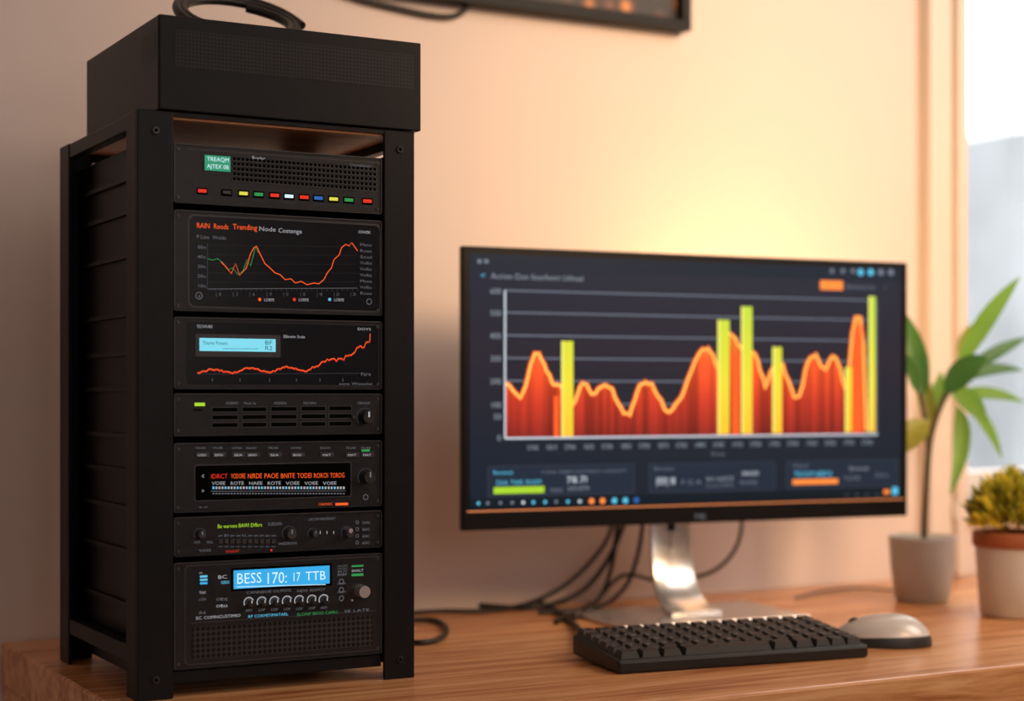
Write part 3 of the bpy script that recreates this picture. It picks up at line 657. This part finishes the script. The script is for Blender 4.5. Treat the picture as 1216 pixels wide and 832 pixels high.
for m_, (ax, ay, ad), (tx, ty, td), w, bd in L_: leaf(b, m_, q(ax, ay, ad), q(tx, ty, td), w, bd, (-S+random.uniform(-.3, .3), -C, random.uniform(.1, .6)))
ob = b.build('leaves'); ob.parent = pl

sc_ = Vector((1.512, 1.474, DESK)); su = empty('potted_succulent', sc_)
potw = mat('pot_white_glaze', (0.66, 0.62, 0.58, 1), .4, 0, .03, 20); terr = mat('pot_terracotta_rim', srgb(165, 92, 55), .6)
b = B(); lathe(b, potw, [(0, .0003), (.037, .0003), (.041, .004), (.0445, .050), (.0465, .084)]); lathe(b, terr, [(.0465, .084), (.0490, .084), (.0500, .087), (.0500, .099), (.0485, .102), (.045, .102), (.044, .092), (0, .091)])
ob = b.build('pot'); ob.parent = su
b = B(); lathe(b, soil, [(0, .097), (.02, .0965), (.0445, .095)]); ob = b.build('soil'); ob.parent = su
s1 = leafmat('succulent_yellow', srgb(236, 204, 70), .4); s2 = leafmat('succulent_green', srgb(170, 165, 56), .35); s3 = leafmat('succulent_deep', srgb(100, 104, 38), .3)
b = B()
for i in range(1200):
    a = random.uniform(0, 2*math.pi); u = random.random()**.6; phi = u*math.radians(88)
    R0 = random.uniform(.022, .047); d = Vector((math.cos(a)*math.sin(phi), math.sin(a)*math.sin(phi), math.cos(phi)))
    o_ = Vector((d.x*R0, d.y*R0, .106+d.z*R0*1.2)); dd = (d+Vector((random.uniform(-.4, .4), random.uniform(-.4, .4), random.uniform(.1, .6)))).normalized()
    ln = random.uniform(.014, .027)
    leaf(b, random.choice((s1, s1, s2, s2, s3)), o_, o_+dd*ln, .0028, (0, 0, -.001), (math.sin(a*3)-.2, math.cos(a*3), .4), 4, .5, .5)
ob = b.build('foliage'); ob.parent = su

# ================= DESK CABLES =================
Z = DESK+.0035
def dz(*pp): return [on_z(x, y, Z) for x, y in pp]
def wy(Y, *pp): return [on_y(x, y, Y) for x, y in pp]
tube('keyboard_cable', [Vector((.66, 1.80, Z))]+dz((490, 713), (520, 711), (560, 704), (600, 701), (640, 712), (668, 730), (690, 745))+[Vector((.893, 1.452, DESK+.012))], .0034, cab)
tube('power_cable', [Vector((.66, 1.79, Z))]+dz((500, 718), (560, 716), (620, 724))+wy(1.80, (665, 716), (695, 702), (720, 670), (735, 640), (745, 610), (755, 580)), .0034, cab)
tube('power_cable.001', dz((640, 727), (690, 724), (715, 722))+wy(1.77, (735, 706), (748, 690), (756, 665), (762, 640), (765, 600)), .0028, cab)
tube('power_cable.002', wy(1.775, (803, 688), (820, 686), (845, 682), (868, 662), (880, 640), (882, 615), (880, 580)), .0026, cab)
tube('power_cable.003', [Vector((.66, 1.74, Z))]+dz((500, 722), (550, 728), (610, 722))+wy(1.81, (640, 712), (665, 700), (690, 680), (715, 652), (728, 630), (732, 590)), .0028, cab)
tube('power_cable.004', wy(1.79, (820, 686), (800, 692), (775, 690), (745, 678), (725, 690))+dz((705, 722), (680, 735)), .0026, cab)
tube('video_cable', dz((660, 738), (690, 722), (710, 718))+wy(1.78, (722, 690), (730, 660), (733, 620), (738, 580)), .003, cab)
tube('charging_cable', dz((945, 709), (965, 704), (990, 699), (1020, 697), (1050, 699), (1085, 703)), .0018, mat('cable_grey', (.12, .09, .08, 1), .5))
tube('usb_cable', [Vector((.60, 1.77, Z)), Vector((.72, 1.79, Z))]+dz((490, 736), (515, 735), (532, 742), (530, 756), (508, 764), (486, 762))+[Vector((.72, 1.66, Z))], .003, cab)

# ================= LIGHTS =================
def light(name, kind, loc, col, en, target=None, size=None, sizey=None, spread=None, cone=None):
    l = bpy.data.lights.new(name, kind); l.energy = en; l.color = col
    if kind == 'AREA':
        l.size = size
        if sizey: l.shape = 'RECTANGLE'; l.size_y = sizey
        if spread: l.spread = math.radians(spread)
    else: l.shadow_soft_size = size or .05
    if cone: l.spot_size = math.radians(cone); l.spot_blend = 1.0
    o = bpy.data.objects.new(name, l); o.location = loc; scene.collection.objects.link(o)
    if target: o.rotation_euler = (Vector(target)-Vector(loc)).to_track_quat('-Z', 'Y').to_euler()
    return o
light('bias_light', 'AREA', (1.36, 1.69, 1.06), (1.0, .56, .20), .9, (1.40, 1.85, 1.22), .26, .05)
light('wall_glow_spot', 'SPOT', (1.45, -.1, 1.9), (1.0, .64, .34), 150, (1.36, 1.85, 1.28), .30, cone=46)  # added spot without a fixture, widens the warm glow on the wall
light('lamp_key', 'AREA', (2.3, .35, 2.1), (1.0, .86, .74), 19, (1.35, 1.85, .95), .9)
light('lamp_fill', 'AREA', (.7, -1.0, 1.7), (1.0, .88, .82), 8, (1.2, 1.8, .9), 1.4)

w = bpy.data.worlds.new('world'); scene.world = w; w.use_nodes = True
bg = w.node_tree.nodes['Background']; bg.inputs['Color'].default_value = (.97, .98, 1, 1); bg.inputs['Strength'].default_value = 3.0

# ================= CAMERA =================
cd = bpy.data.cameras.new('camera'); cam = bpy.data.objects.new('camera', cd); scene.collection.objects.link(cam)
cam.location = (0, 0, HC); cam.rotation_euler = (math.radians(90), 0, -TH)
cd.sensor_width = 36; cd.lens = F/1216*36; cd.shift_y = 54/1216; cd.clip_start = .01
cd.dof.use_dof = True; cd.dof.focus_distance = 1.54; cd.dof.aperture_fstop = 2.7
scene.camera = cam
